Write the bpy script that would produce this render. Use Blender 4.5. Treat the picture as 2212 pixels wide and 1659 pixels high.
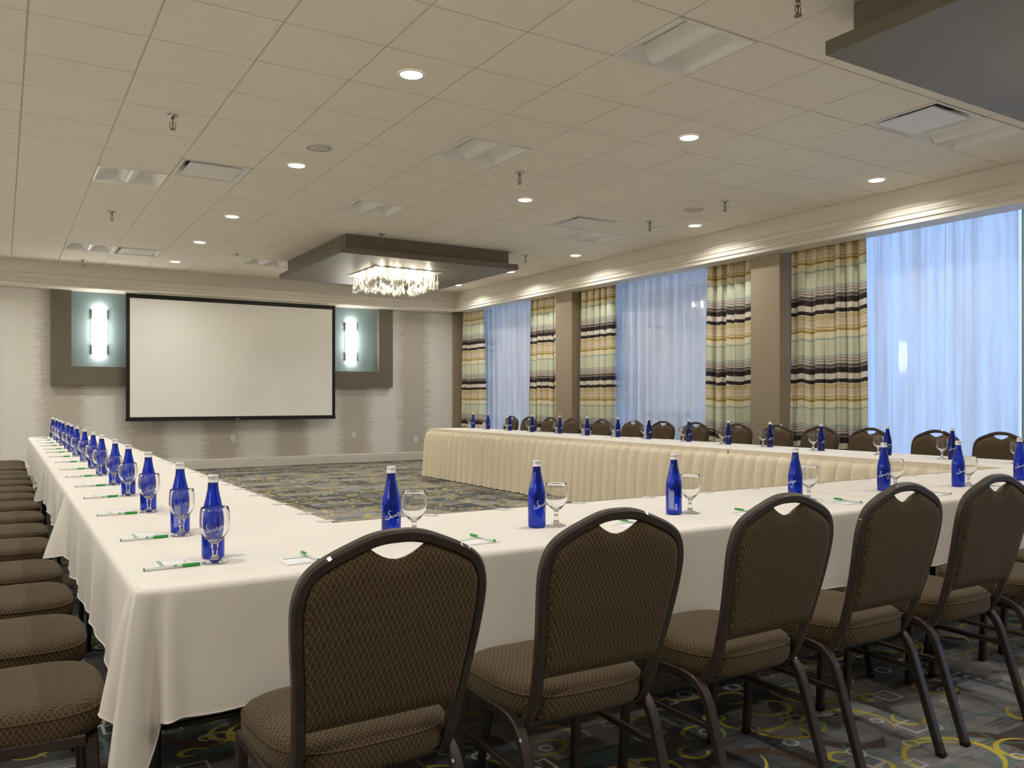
import bpy, bmesh, math, random
from mathutils import Vector, Matrix
for o in list(bpy.data.objects): bpy.data.objects.remove(o, do_unlink=True)
scene = bpy.context.scene
C = scene.collection
PI = math.pi
R = math.radians
rnd = random.Random(7)

# ------------------------------------------------------------------ camera
FPX, YAW, CYPX = 1780.0, R(31.77), 862.0
CAMZ = 1.20
cam_d = bpy.data.cameras.new('camera')
cam_d.sensor_fit = 'HORIZONTAL'; cam_d.sensor_width = 36.0
cam_d.lens = 36.0 * FPX / 2212.0
cam_d.shift_y = (CYPX - 829.5) / 2212.0
cam_d.clip_start = 0.05; cam_d.clip_end = 200
cam = bpy.data.objects.new('camera', cam_d); C.objects.link(cam)
cam.location = (0, 0, CAMZ)
cam.rotation_euler = (R(90), 0, -YAW)
scene.camera = cam

# ------------------------------------------------------------------ world, exposure
world = bpy.data.worlds.new('dusk'); scene.world = world; world.use_nodes = True
wn = world.node_tree; wn.nodes.clear()
w_out = wn.nodes.new('ShaderNodeOutputWorld'); w_bg = wn.nodes.new('ShaderNodeBackground')
w_tc = wn.nodes.new('ShaderNodeTexCoord'); w_sep = wn.nodes.new('ShaderNodeSeparateXYZ')
w_mr = wn.nodes.new('ShaderNodeMapRange'); w_cr = wn.nodes.new('ShaderNodeValToRGB')
wn.links.new(w_tc.outputs['Generated'], w_sep.inputs[0]); wn.links.new(w_sep.outputs[2], w_mr.inputs[0])
w_mr.inputs[1].default_value = -0.4; w_mr.inputs[2].default_value = 0.6
wn.links.new(w_mr.outputs[0], w_cr.inputs[0])
w_cr.color_ramp.elements[0].color = (0.34, 0.50, 0.82, 1); w_cr.color_ramp.elements[0].position = 0.25
w_cr.color_ramp.elements[1].color = (0.34, 0.56, 1.0, 1); w_cr.color_ramp.elements[1].position = 0.75
wn.links.new(w_cr.outputs[0], w_bg.inputs[0]); w_bg.inputs[1].default_value = 1.75
wn.links.new(w_bg.outputs[0], w_out.inputs[0])
vs = scene.view_settings
vs.view_transform = 'Standard'; vs.look = 'None'; vs.gamma = 1.0; vs.use_curve_mapping = False
vs.exposure = 0.0
scene.cycles.max_bounces = 14
scene.cycles.transparent_max_bounces = 24
scene.cycles.diffuse_bounces = 8
P_DOWN = 14.0       # watts of one downlight lamp
L_LENS = 12.0
L_BULB = 230.0       # chandelier bulbs
L_SCONCE = 24.0
WARM = (1.0, 0.985, 0.93)

# ------------------------------------------------------------------ node helper
class NT:
    def __init__(s, name):
        s.m = bpy.data.materials.new(name); s.m.use_nodes = True
        s.t = s.m.node_tree; s.t.nodes.clear()
        s.out = s.n('ShaderNodeOutputMaterial')
    def n(s, typ, **kw):
        nd = s.t.nodes.new(typ)
        for k, v in kw.items(): setattr(nd, k, v)
        return nd
    def put(s, sock, v):
        if hasattr(v, 'is_output'): s.t.links.new(v, sock)
        elif v is not None:
            if isinstance(v, (tuple, list)) and len(v) == 3 and sock.type == 'RGBA': v = (*v, 1)
            sock.default_value = v
    def M(s, op, a, b=None, c=None, clamp=False):
        nd = s.n('ShaderNodeMath', operation=op, use_clamp=clamp)
        for i, v in enumerate((a, b, c)):
            if v is not None: s.put(nd.inputs[i], v)
        return nd.outputs[0]
    def V(s, op, a, b=None, scale=None):
        nd = s.n('ShaderNodeVectorMath', operation=op)
        s.put(nd.inputs[0], a)
        if b is not None: s.put(nd.inputs[1], b)
        if scale is not None: s.put(nd.inputs[3], scale)
        return nd.outputs[1] if op in ('LENGTH', 'DISTANCE', 'DOT_PRODUCT') else nd.outputs[0]
    def coord(s, kind='Object'): return s.n('ShaderNodeTexCoord').outputs[kind]
    def geo(s): return s.n('ShaderNodeNewGeometry').outputs['Position']
    def sep(s, v):
        nd = s.n('ShaderNodeSeparateXYZ'); s.put(nd.inputs[0], v); return nd.outputs
    def comb(s, x=0., y=0., z=0.):
        nd = s.n('ShaderNodeCombineXYZ')
        for i, v in enumerate((x, y, z)): s.put(nd.inputs[i], v)
        return nd.outputs[0]
    def noise(s, v, scale=5., detail=2., rough=.5):
        nd = s.n('ShaderNodeTexNoise'); s.put(nd.inputs['Vector'], v)
        nd.inputs['Scale'].default_value = scale; nd.inputs['Detail'].default_value = detail
        nd.inputs['Roughness'].default_value = rough
        return nd.outputs[0]
    def voro(s, v, scale=1., metric='EUCLIDEAN', rand=1.0):
        nd = s.n('ShaderNodeTexVoronoi', voronoi_dimensions='2D', distance=metric, feature='F1')
        s.put(nd.inputs['Vector'], v); nd.inputs['Scale'].default_value = scale
        nd.inputs['Randomness'].default_value = rand
        return nd.outputs['Distance'], nd.outputs['Color'], nd.outputs['Position']
    def mix(s, f, a, b):
        nd = s.n('ShaderNodeMix', data_type='RGBA')
        s.put(nd.inputs[0], f); s.put(nd.inputs[6], a); s.put(nd.inputs[7], b)
        return nd.outputs[2]
    def ramp(s, f, stops, interp='LINEAR'):
        nd = s.n('ShaderNodeValToRGB'); cr = nd.color_ramp; cr.interpolation = interp
        while len(cr.elements) < len(stops): cr.elements.new(0.5)
        for e, (p, c) in zip(cr.elements, stops): e.position = p; e.color = (*c, 1)
        s.put(nd.inputs[0], f); return nd.outputs[0]
    def smooth(s, v, a, b):
        nd = s.n('ShaderNodeMapRange', interpolation_type='SMOOTHSTEP')
        s.put(nd.inputs[0], v); nd.inputs[1].default_value = a; nd.inputs[2].default_value = b
        return nd.outputs[0]
    def bump(s, h, strength=.2, dist=.01):
        nd = s.n('ShaderNodeBump'); nd.inputs['Strength'].default_value = strength
        nd.inputs['Distance'].default_value = dist; s.put(nd.inputs['Height'], h); return nd.outputs[0]
    def bsdf(s, color=(.8,.8,.8), rough=.6, metal=0., spec=.5, normal=None, trans=0., ior=1.45, sheen=0., coat=0., emit=None, estr=0.):
        b = s.n('ShaderNodeBsdfPrincipled')
        s.put(b.inputs['Base Color'], color); s.put(b.inputs['Roughness'], rough); s.put(b.inputs['Metallic'], metal)
        b.inputs['Specular IOR Level'].default_value = spec; b.inputs['Transmission Weight'].default_value = trans
        b.inputs['IOR'].default_value = ior; b.inputs['Sheen Weight'].default_value = sheen; b.inputs['Coat Weight'].default_value = coat
        if normal is not None: s.put(b.inputs['Normal'], normal)
        if emit is not None:
            s.put(b.inputs['Emission Color'], emit); b.inputs['Emission Strength'].default_value = estr
        s.t.links.new(b.outputs[0], s.out.inputs[0]); return b
def plain(name, color, rough=.6, metal=0., spec=.5, var=.04, scale=8., bump=0., bscale=60., coat=0.):
    t = NT(name); v = t.coord()
    nz = t.noise(v, scale, 3)
    lo = tuple(c*(1-var) for c in color); hi = tuple(min(1, c*(1+var)) for c in color)
    col = t.mix(nz, lo, hi)
    nm = t.bump(t.noise(v, bscale, 2), bump, .004) if bump else None
    t.bsdf(col, rough, metal, spec, nm, coat=coat); return t.m

M = {}
M['taupe'] = plain('taupe_paint', (.165, .14, .105), .45, bump=.05)
M['taupe_under'] = plain('taupe_underside_paint', (.19, .17, .14), .52, bump=.02)
M['pillar'] = plain('pillar_paint', (.31, .245, .17), .5, bump=.04)
M['crown'] = plain('crown_paint', (.68, .64, .56), .38, bump=.0, var=.02)
M['base'] = plain('baseboard_paint', (.66, .62, .56), .35, var=.02)
M['tile'] = plain('ceiling_tile_fibre', (.86, .80, .70), .85, bump=.3, bscale=260., var=.03)
M['tee'] = plain('grid_tee_paint', (.62, .565, .48), .5)
M['fixture'] = plain('fixture_white', (.86, .85, .82), .4, var=.02)
M['fixture_dark'] = plain('fixture_shadow_metal', (.05, .05, .05), .5)  # near-black colour stands in for shade in duct and vent slot; also badge colour
M['plaque'] = plain('diffuser_plaque', (.78, .76, .73), .4, var=.02)
M['white_plastic'] = plain('white_plastic', (.80, .79, .76), .35, var=.02)
M['chrome'] = plain('chrome', (.62, .60, .56), .18, metal=1., var=.02)
M['brass'] = plain('aged_brass', (.30, .25, .16), .3, metal=1.)
M['bronze'] = plain('hammered_bronze_powder_coat', (.040, .026, .019), .34, metal=.25, bump=.4, bscale=420., coat=.25)
M['black_metal'] = plain('black_metal', (.015, .013, .012), .35, metal=.3)
M['screen_black'] = plain('screen_border_black', (.008, .007, .006), .6)
M['screen_white'] = plain('screen_white', (.92, .905, .85), .8, var=.01)
M['wood'] = plain('table_laminate', (.20, .14, .09), .5)
M['green'] = plain('pen_green', (.03, .33, .05), .35)
M['pen_white'] = plain('pen_white', (.82, .81, .80), .3, var=.01)
M['paper'] = plain('notepad_paper', (.86, .85, .86), .7, var=.01)
M['cap'] = plain('bottle_cap_aluminium', (.80, .79, .80), .32, metal=.35, var=.02)
M['print'] = plain('white_bottle_print', (.72, .75, .85), .5)
M['clip'] = plain('clear_grey_clip', (.60, .585, .56), .45)
M['wall'] = plain('painted_wall', (.74, .70, .63), .7)
M['frame_alu'] = plain('window_frame_aluminium', (.25, .24, .23), .4)

def mat_cloth(name, col, trans=.0, bscale=900.):
    t = NT(name); v = t.geo()
    nz = t.noise(v, 3., 3); fine = t.noise(v, bscale, 1)
    c = t.mix(nz, tuple(x*.975 for x in col), tuple(min(1, x*1.02) for x in col))
    nm = t.bump(fine, .12, .001)
    t.bsdf(c, .75, spec=.25, normal=nm, sheen=.15); return t.m
M['cloth'] = mat_cloth('white_tablecloth', (.82, .77, .70))
M['skirt'] = mat_cloth('cream_skirt_fabric', (.82, .735, .575))

# chair fabric: lattice of fine wavy threads on brown
def mat_fabric():
    t = NT('chair_lattice_fabric'); v = t.coord(); o = t.sep(v)
    S = 2*PI/0.0125
    nn = t.sep(t.coord('Normal')); side = t.M('GREATER_THAN', t.M('ABSOLUTE', nn[0]), .68)
    hx = t.M('ADD', t.M('MULTIPLY', o[0], t.M('SUBTRACT', 1., side)), t.M('MULTIPLY', o[1], side))
    hy = t.M('ADD', t.M('MULTIPLY', o[1], t.M('SUBTRACT', 1., side)), o[2])
    a = t.M('ADD', hx, t.M('MULTIPLY', hy, .62)); b = t.M('SUBTRACT', hx, t.M('MULTIPLY', hy, .62))
    wob = t.M('MULTIPLY', t.M('SINE', t.M('MULTIPLY', hy, 2*PI/.0145)), .0009)
    l1 = t.M('ABSOLUTE', t.M('SINE', t.M('MULTIPLY', t.M('ADD', a, wob), S/2)))
    l2 = t.M('ABSOLUTE', t.M('SINE', t.M('MULTIPLY', t.M('SUBTRACT', b, wob), S/2)))
    line = t.M('MINIMUM', l1, l2)
    m = t.smooth(line, .34, .10)
    nz = t.noise(v, 700., 2)
    base = t.mix(nz, (.039, .0255, .0125), (.072, .048, .024))
    lines = t.mix(nz, (.13, .090, .042), (.195, .137, .066))
    col = t.mix(m, base, lines)
    h = t.M('ADD', m, t.M('MULTIPLY', nz, .6))
    t.bsdf(col, .8, spec=.2, normal=t.bump(h, .35, .0012), sheen=.08); return t.m
M['fabric'] = mat_fabric()

def mat_carpet():
    t = NT('patterned_carpet'); v = t.geo(); o = t.sep(v)
    P = t.comb(o[0], o[1], 0.)
    # slow warp so that rectangles keep hand drawn edges
    wz = t.noise(P, 26., 2)
    Pw = t.V('ADD', P, t.comb(t.M('MULTIPLY', t.M('SUBTRACT', wz, .5), .012), t.M('MULTIPLY', t.M('SUBTRACT', wz, .5), .010), 0.))
    def brick(off, w, h, frac):
        b = t.n('ShaderNodeTexBrick', offset=frac, offset_frequency=2, squash=1.35, squash_frequency=3)
        t.put(b.inputs['Vector'], t.V('ADD', Pw, off))
        b.inputs['Color1'].default_value = (0,0,0,1); b.inputs['Color2'].default_value = (1,1,1,1)
        b.inputs['Mortar'].default_value = (.5,.5,.5,1); b.inputs['Scale'].default_value = 1.
        b.inputs['Mortar Size'].default_value = 0.; b.inputs['Brick Width'].default_value = w; b.inputs['Row Height'].default_value = h
        return b.outputs[0]
    b1 = t.sep(brick((.13,.07,0), .62, .29, .37))[0]
    b2 = t.sep(brick((3.41,1.23,0), .41, .47, .61))[0]
    b3 = t.sep(brick((7.9,4.4,0), .36, .20, .43))[0]
    lv = t.M('ADD', t.M('MULTIPLY', b1, .55), t.M('ADD', t.M('MULTIPLY', b2, .33), t.M('MULTIPLY', b3, .22)))
    streak = t.noise(t.comb(t.M('MULTIPLY', o[0], 3.), t.M('MULTIPLY', o[1], 34.), 0.), 3., 3, .6)
    fib = t.noise(P, 420., 2, .7)
    lv = t.M('ADD', lv, t.M('MULTIPLY', t.M('SUBTRACT', streak, .5), .35))
    col = t.ramp(lv, [(.15, (.045, .044, .046)), (.44, (.085, .083, .086)), (.49, (.21, .195, .19)), (.62, (.26, .24, .232)), (.95, (.36, .33, .31))])
    # soft teal washes
    tw = t.smooth(t.noise(t.comb(t.M('MULTIPLY', o[0], 2.2), t.M('MULTIPLY', o[1], 6.), 3.), 1.7, 2), .56, .66)
    col = t.mix(t.M('MULTIPLY', tw, .55), col, (.10, .19, .19))
    def arcs(scale, off, r0, r1, w0, w1, gate, density, wscale=1.):
        q = t.V('MULTIPLY', t.V('ADD', P, off), (1., 1.25, 1.))
        d, c, pos = t.voro(q, scale)
        dm = t.M('DIVIDE', d, scale)
        cs = t.sep(c)
        rel = t.sep(t.V('SUBTRACT', t.V('SCALE', q, scale=1.0), t.V('SCALE', pos, scale=1.0)))
        ang = t.M('ARCTAN2', rel[1], rel[0])
        f = t.M('FRACT', t.M('ADD', t.M('DIVIDE', ang, 2*PI), cs[0]))
        rad = t.M('ADD', r0, t.M('MULTIPLY', cs[1], r1 - r0))
        rad = t.M('ADD', rad, t.M('MULTIPLY', f, -.035))
        wid = t.M('ADD', w0, t.M('MULTIPLY', t.M('SINE', t.M('MULTIPLY', f, PI/gate)), w1 - w0))
        e = t.M('ABSOLUTE', t.M('SUBTRACT', dm, rad))
        on = t.M('LESS_THAN', e, wid)
        on = t.M('MULTIPLY', on, t.M('LESS_THAN', f, gate))
        return t.M('MULTIPLY', on, t.M('LESS_THAN', cs[2], density))
    col = t.mix(t.M('MULTIPLY', arcs(2.6, (5.3,1.1,0), .14, .19, .012, .030, .55, .45), .9), col, (.085, .035, .012))
    for k in range(3):
        col = t.mix(t.M('MULTIPLY', arcs(1.5, (2.2*k+.4, 9.1+k*3.3, 0), .18+.05*k, .32, .003, .008, .7, .8), .6), col, (.115, .235, .235))
    yel = (.60, .50, .05)
    for k, (sc, r0, r1, w1, g) in enumerate([(2.3, .10, .21, .013, .62), (1.7, .16, .30, .010, .55), (3.3, .05, .11, .011, .8)]):
        col = t.mix(arcs(sc, (1.7*k+.9, 4.7*k+2.2, 0), r0, r1, .002, w1, g, .72), col, yel)
    col = t.mix(arcs(1.9, (12.1, 3.9, 0), .12, .2, .002, .02, .42, .4), col, (.55, .42, .19))
    def outl(scale, off, metric, r, w, density):
        d, c, pos = t.voro(t.V('MULTIPLY', t.V('ADD', P, off), (1., 1.05, 1.)), scale, metric)
        cs = t.sep(c); dm = t.M('DIVIDE', d, scale)
        rr = t.M('MULTIPLY', t.M('ADD', .65, t.M('MULTIPLY', cs[1], .7)), r)
        on = t.M('LESS_THAN', t.M('ABSOLUTE', t.M('SUBTRACT', dm, rr)), w)
        return t.M('MULTIPLY', on, t.M('LESS_THAN', cs[2], density))
    col = t.mix(outl(4.3, (.3,.8,0), 'EUCLIDEAN', .028, .0052, .8), col, (.58, .56, .53))
    col = t.mix(outl(3.7, (5.3,2.8,0), 'CHEBYCHEV', .036, .0052, .75), col, (.55, .54, .53))
    col = t.mix(t.M('MULTIPLY', fib, .30), col, (.03, .03, .03))
    t.bsdf(col, .95, spec=.1, normal=t.bump(fib, .5, .003), sheen=.1); return t.m
M['carpet'] = mat_carpet()

def mat_wallpaper():
    t = NT('ombre_streak_wallpaper'); o = t.sep(t.geo())
    ph = t.M('FRACT', t.M('DIVIDE', t.M('SUBTRACT', o[0], .22 - .61), 1.22))
    d = t.M('MULTIPLY', t.M('ABSOLUTE', t.M('SUBTRACT', ph, .5)), 2.)       # 0 at light centre, 1 at dark centre
    n1 = t.noise(t.comb(t.M('MULTIPLY', o[0], 1.6), 0., t.M('MULTIPLY', o[2], 24.)), 2.2, 4, .62)
    n2 = t.noise(t.comb(t.M('MULTIPLY', o[0], 7.), 0., t.M('MULTIPLY', o[2], 60.)), 2., 3, .6)
    k = t.M('ADD', d, t.M('ADD', t.M('MULTIPLY', t.M('SUBTRACT', n1, .5), 1.0), t.M('MULTIPLY', t.M('SUBTRACT', n2, .5), .5)))
    f = t.smooth(k, .30, .72)
    col = t.mix(f, (.80, .78, .725), (.54, .49, .43))
    t.bsdf(col, .5, spec=.35); return t.m
M['wallpaper'] = mat_wallpaper()
def mat_blue():
    t = NT('blue_textured_wallpaper'); o = t.sep(t.geo())
    n1 = t.noise(t.comb(t.M('MULTIPLY', o[0], 30.), 0., t.M('MULTIPLY', o[2], 4.)), 4., 3, .6)
    col = t.mix(n1, (.16, .22, .235), (.24, .31, .32))
    t.bsdf(col, .42, spec=.5, normal=t.bump(n1, .3, .006)); return t.m
M['blue_paper'] = mat_blue()

def mat_drape():
    t = NT('striped_drape_fabric'); g = t.geo(); o = t.sep(g)
    blk = t.noise(t.comb(0., t.M('MULTIPLY', o[1], 5.5), 0.), 1., 1)
    nz = t.noise(t.comb(0., t.M('MULTIPLY', o[1], 22.), t.M('MULTIPLY', o[2], 55.)), 1., 3, .65)
    z = t.M('ADD', o[2], t.M('ADD', t.M('MULTIPLY', t.M('SUBTRACT', blk, .5), .07), t.M('MULTIPLY', t.M('SUBTRACT', nz, .5), .022)))
    f = t.M('FRACT', t.M('DIVIDE', t.M('SUBTRACT', 2.345 + 7.9, z), .79))   # 0 at the top of the dark pair, grows downward
    cr, wh, be = (.76, .70, .50), (.70, .64, .55), (.66, .55, .40)
    dk, go, te, mi, gy = (.022, .013, .014), (.40, .26, .05), (.38, .46, .40), (.64, .66, .51), (.23, .19, .17)
    st = [(0., dk), (.075, dk), (.085, wh), (.155, wh), (.165, dk), (.215, dk), (.222, cr), (.255, go), (.262, cr), (.285, go), (.292, be),
          (.37, be), (.395, cr), (.415, go), (.425, cr), (.455, go), (.475, go), (.482, cr), (.562, cr), (.57, te), (.588, te), (.60, mi), (.815, mi), (.822, te), (.838, te),
          (.85, wh), (.87, gy), (.885, wh), (.91, gy), (.93, wh), (.955, dk), (.975, gy)]
    col = t.ramp(f, st, 'LINEAR')
    scr = t.noise(t.comb(0., t.M('MULTIPLY', o[1], 9.), t.M('MULTIPLY', o[2], 120.)), 1., 3, .7)
    col = t.mix(t.M('MULTIPLY', t.smooth(scr, .55, .75), .35), col, (.30, .25, .21))
    b = t.bsdf(col, .6, spec=.3, sheen=.1)
    return t.m
M['drape'] = mat_drape()
def mat_sheer():
    t = NT('white_sheer_voile'); g = t.geo(); o = t.sep(g)
    weave = t.noise(t.comb(0., t.M('MULTIPLY', o[1], 7.), t.M('MULTIPLY', o[2], .35)), 1., 3, .65)
    tr = t.n('ShaderNodeBsdfTransparent'); tr.inputs[0].default_value = (.95, .97, 1, 1)
    tl = t.n('ShaderNodeBsdfTranslucent'); tl.inputs[0].default_value = (.90, .91, .93, 1)
    df = t.n('ShaderNodeBsdfDiffuse'); df.inputs[0].default_value = (.92, .90, .88, 1)
    m1 = t.n('ShaderNodeMixShader'); m1.inputs[0].default_value = .40
    t.t.links.new(tl.outputs[0], m1.inputs[1]); t.t.links.new(df.outputs[0], m1.inputs[2])
    m2 = t.n('ShaderNodeMixShader')
    t.put(m2.inputs[0], t.M('ADD', .36, t.M('MULTIPLY', t.smooth(weave, .30, .70), .44)))
    t.t.links.new(tr.outputs[0], m2.inputs[1]); t.t.links.new(m1.outputs[0], m2.inputs[2])
    t.t.links.new(m2.outputs[0], t.out.inputs[0]); return t.m
M['sheer'] = mat_sheer()
def mat_pane():
    t = NT('window_glass')
    tr = t.n('ShaderNodeBsdfTransparent'); gl = t.n('ShaderNodeBsdfGlossy'); gl.inputs['Roughness'].default_value = .02
    fr = t.n('ShaderNodeFresnel'); fr.inputs[0].default_value = 1.5
    m = t.n('ShaderNodeMixShader'); t.t.links.new(fr.outputs[0], m.inputs[0])
    t.t.links.new(tr.outputs[0], m.inputs[1]); t.t.links.new(gl.outputs[0], m.inputs[2]); t.t.links.new(m.outputs[0], t.out.inputs[0]); return t.m
M['pane'] = mat_pane()
def mat_glass(name, col, ior=1.45, rough=0., shadow=(.9,.9,.9)):
    t = NT(name); nz = t.noise(t.coord(), 4., 1)
    c = t.mix(nz, tuple(x*.98 for x in col), col)
    b = t.bsdf(c, rough, trans=1., ior=ior)
    return t.m
M['goblet'] = mat_glass('clear_goblet_glass', (.99, .99, .985), 1.42)
def mat_blueglass():
    t = NT('cobalt_blue_glass'); nz = t.noise(t.coord(), 6., 1)
    c = t.mix(nz, (.002, .022, .44), (.004, .034, .56))
    b = t.bsdf(c, .03, trans=.95, ior=1.36, coat=.4); return t.m
M['cobalt'] = mat_blueglass()
def mat_crystal():
    t = NT('chandelier_crystal'); nz = t.noise(t.coord(), 4., 1)
    t.bsdf(t.mix(nz, (.95, .93, .86), (.99, .98, .93)), .06, trans=.6, ior=1.5); return t.m
M['crystal'] = mat_crystal()
def mat_emit(name, col, strength, base=(.9,.9,.9)):
    t = NT(name); nz = t.noise(t.coord(), 3., 1)
    t.bsdf(base, .4, emit=t.mix(nz, tuple(c*.97 for c in col), col), estr=strength); return t.m
M['down'] = mat_emit('downlight_lens', WARM, L_LENS)
M['bulb'] = mat_emit('chandelier_bulb', (1., .90, .70), L_BULB)
M['shade'] = mat_emit('sconce_acrylic', (1., .96, .88), L_SCONCE)
M['mirror_plate'] = plain('polished_nickel_plate', (.85, .80, .66), .16, metal=.9, var=.02)

# ------------------------------------------------------------------ mesh helper
class MB:
    def __init__(s): s.v = []; s.f = []; s.sm = []; s.sharp = False
    def add(s, vs, fs, smooth=False):
        k = len(s.v); s.v += [tuple(p) for p in vs]
        s.f += [tuple(i + k for i in f) for f in fs]; s.sm += [smooth]*len(fs); return s
    def box(s, x0, x1, y0, y1, z0, z1):
        vs = [(x, y, z) for z in (z0, z1) for y in (y0, y1) for x in (x0, x1)]
        return s.add(vs, [(0,2,3,1), (4,5,7,6), (0,1,5,4), (2,6,7,3), (0,4,6,2), (1,3,7,5)])
    def bevbox(s, x0, x1, y0, y1, z0, z1, b=.004):
        bm = bmesh.new()
        bmesh.ops.create_cube(bm, size=1)
        for v in bm.verts:
            v.co = Vector(((x0+x1)/2 + v.co.x*(x1-x0), (y0+y1)/2 + v.co.y*(y1-y0), (z0+z1)/2 + v.co.z*(z1-z0)))
        bmesh.ops.bevel(bm, geom=bm.edges[:], offset=b, segments=2, affect='EDGES')
        bm.verts.index_update()
        s.add([v.co[:] for v in bm.verts], [[v.index for v in f.verts] for f in bm.faces]); bm.free(); return s
    def lathe(s, prof, n=24, cx=0, cy=0, cap=True, smooth=True):
        vs = []; fs = []
        for r, z in prof:
            for k in range(n):
                a = 2*PI*k/n; vs.append((cx + r*math.cos(a), cy + r*math.sin(a), z))
        for i in range(len(prof)-1):
            for k in range(n):
                k2 = (k+1) % n
                fs.append((i*n+k, i*n+k2, (i+1)*n+k2, (i+1)*n+k))
        s.add(vs, fs, smooth)
        if cap:
            b = len(s.v) - len(vs)
            s.f.append(tuple(b + k for k in range(n))[::-1]); s.sm.append(False)
            e = b + (len(prof)-1)*n
            s.f.append(tuple(e + k for k in range(n))); s.sm.append(False)
        return s
    def grid(s, fn, nu, nv, smooth=True, flip=False, closed=False):
        vs = [fn(i/(nu if closed else nu-1), j/(nv-1)) for j in range(nv) for i in range(nu)]
        fs = []
        for j in range(nv-1):
            for i in range(nu if closed else nu-1):
                i2 = (i+1) % nu
                q = (j*nu+i, j*nu+i2, (j+1)*nu+i2, (j+1)*nu+i)
                fs.append(q[::-1] if flip else q)
        return s.add(vs, fs, smooth)
    def sweep(s, pts, w, h=None, r=.3, closed=False, round_=False, up=(0,0,1), n=8, smooth=True):
        h = h or w
        if not round_: s.sharp = True
        P = [Vector(p) for p in pts]; N = len(P)
        if round_: sec = [(w/2*math.cos(2*PI*k/n), h/2*math.sin(2*PI*k/n)) for k in range(n)]
        else:
            c = r*min(w, h)/2; sec = []
            for sx, sy, a0 in ((1,1,0), (-1,1,90), (-1,-1,180), (1,-1,270)):
                for a in (a0, a0+90):
                    sec.append((sx*(w/2-c) + c*math.cos(R(a)), sy*(h/2-c) + c*math.sin(R(a))))
        T = []
        for i in range(N):
            a = P[(i-1) % N] if (closed or i > 0) else P[i]
            b = P[(i+1) % N] if (closed or i < N-1) else P[i]
            T.append((b-a).normalized())
        u = Vector(up)
        nrm = (u - T[0]*u.dot(T[0]))
        if nrm.length < 1e-4: nrm = Vector((1,0,0)) - T[0]*T[0].x
        nrm.normalize(); vs = []
        for i in range(N):
            if i: nrm = (nrm - T[i]*nrm.dot(T[i])).normalized()
            bn = T[i].cross(nrm)
            for a, b in sec: vs.append(P[i] + bn*a + nrm*b)
        k = len(sec); fs = []
        for i in range(N if closed else N-1):
            j = (i+1) % N
            for q in range(k):
                q2 = (q+1) % k; fs.append((i*k+q, i*k+q2, j*k+q2, j*k+q))
        s.add(vs, fs, smooth)
        if not closed:
            b = len(s.v) - len(vs)
            s.f.append(tuple(b+q for q in range(k))[::-1]); s.sm.append(False)
            s.f.append(tuple(b+(N-1)*k+q for q in range(k))); s.sm.append(False)
        return s
    def mesh(s, name, mat):
        me = bpy.data.meshes.new(name); me.from_pydata(s.v, [], s.f); me.update()
        for p, f in zip(me.polygons, s.sm): p.use_smooth = f
        if s.sharp: me.set_sharp_from_angle(angle=R(32))
        me.materials.append(mat); return me
    def build(s, name, mat, parent=None, loc=None, rot=None, fix=True):
        me = s.mesh(name, mat)
        if fix:
            bm = bmesh.new(); bm.from_mesh(me); bmesh.ops.recalc_face_normals(bm, faces=bm.faces[:]); bm.to_mesh(me); bm.free()
        return link(name, me, parent, loc, rot)
def link(name, data, parent=None, loc=None, rot=None):
    o = bpy.data.objects.new(name, data); C.objects.link(o); o.parent = parent
    if loc is not None: o.location = loc
    if rot is not None: o.rotation_euler = rot
    return o
def tag(o, label, cat, group=None):
    o['label'] = label; o['category'] = cat
    if group: o['group'] = group
    return o
def struct(o): o['kind'] = 'structure'; return o
def empty(name, loc=(0,0,0), rz=0.):
    o = link(name, None, None, loc, (0,0,rz)); o.empty_display_size = .1; return o
kids = {}
def copy_tree(root, loc, rz=None, label=None):
    c = root.copy(); C.objects.link(c); c.location = loc
    if rz is not None: c.rotation_euler = (0,0,rz)
    if label: c['label'] = label
    for ch in root.children:
        d = ch.copy(); C.objects.link(d); d.parent = c
        for g in ch.children:
            e = g.copy(); C.objects.link(e); e.parent = d
    return c
def spline(pts, n=6, closed=False):
    P = [Vector(p) for p in pts]; out = []; N = len(P)
    for i in range(N if closed else N-1):
        p0 = P[(i-1) % N] if (closed or i) else P[0]; p1 = P[i]; p2 = P[(i+1) % N]
        p3 = P[(i+2) % N] if (closed or i+2 < N) else P[-1]
        for k in range(n):
            t = k/n
            out.append(.5*((2*p1) + (p2-p0)*t + (2*p0-5*p1+4*p2-p3)*t*t + (3*p1-p0-3*p2+p3)*t**3))
    if not closed: out.append(P[-1])
    return out

# ------------------------------------------------------------------ room shell
X0, X1 = -3.4, 8.3          # left wall, window line
Y0, YW = -3.0, 14.9         # wall behind the camera, back wall
ZC, ZS = 3.30, 2.925        # ceiling, soffit underside
XB, YB = 7.64, 14.42        # bulkhead faces
TZ = .74
floor = struct(MB().box(X0-.1, X1+.3, Y0-.1, YW+.1, -.1, 0).build('floor', M['carpet']))
wb = struct(MB().box(X0-.1, X1+.3, YW, YW+.15, 0, 3.6).build('wall_back', M['wallpaper']))
wl = struct(MB().box(X0-.15, X0, Y0-.1, YW, 0, 3.6).build('wall_left', M['wall']))
wf = struct(MB().box(X0-.1, X1+.3, Y0-.15, Y0, 0, 3.6).build('wall_front', M['wall']))
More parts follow.
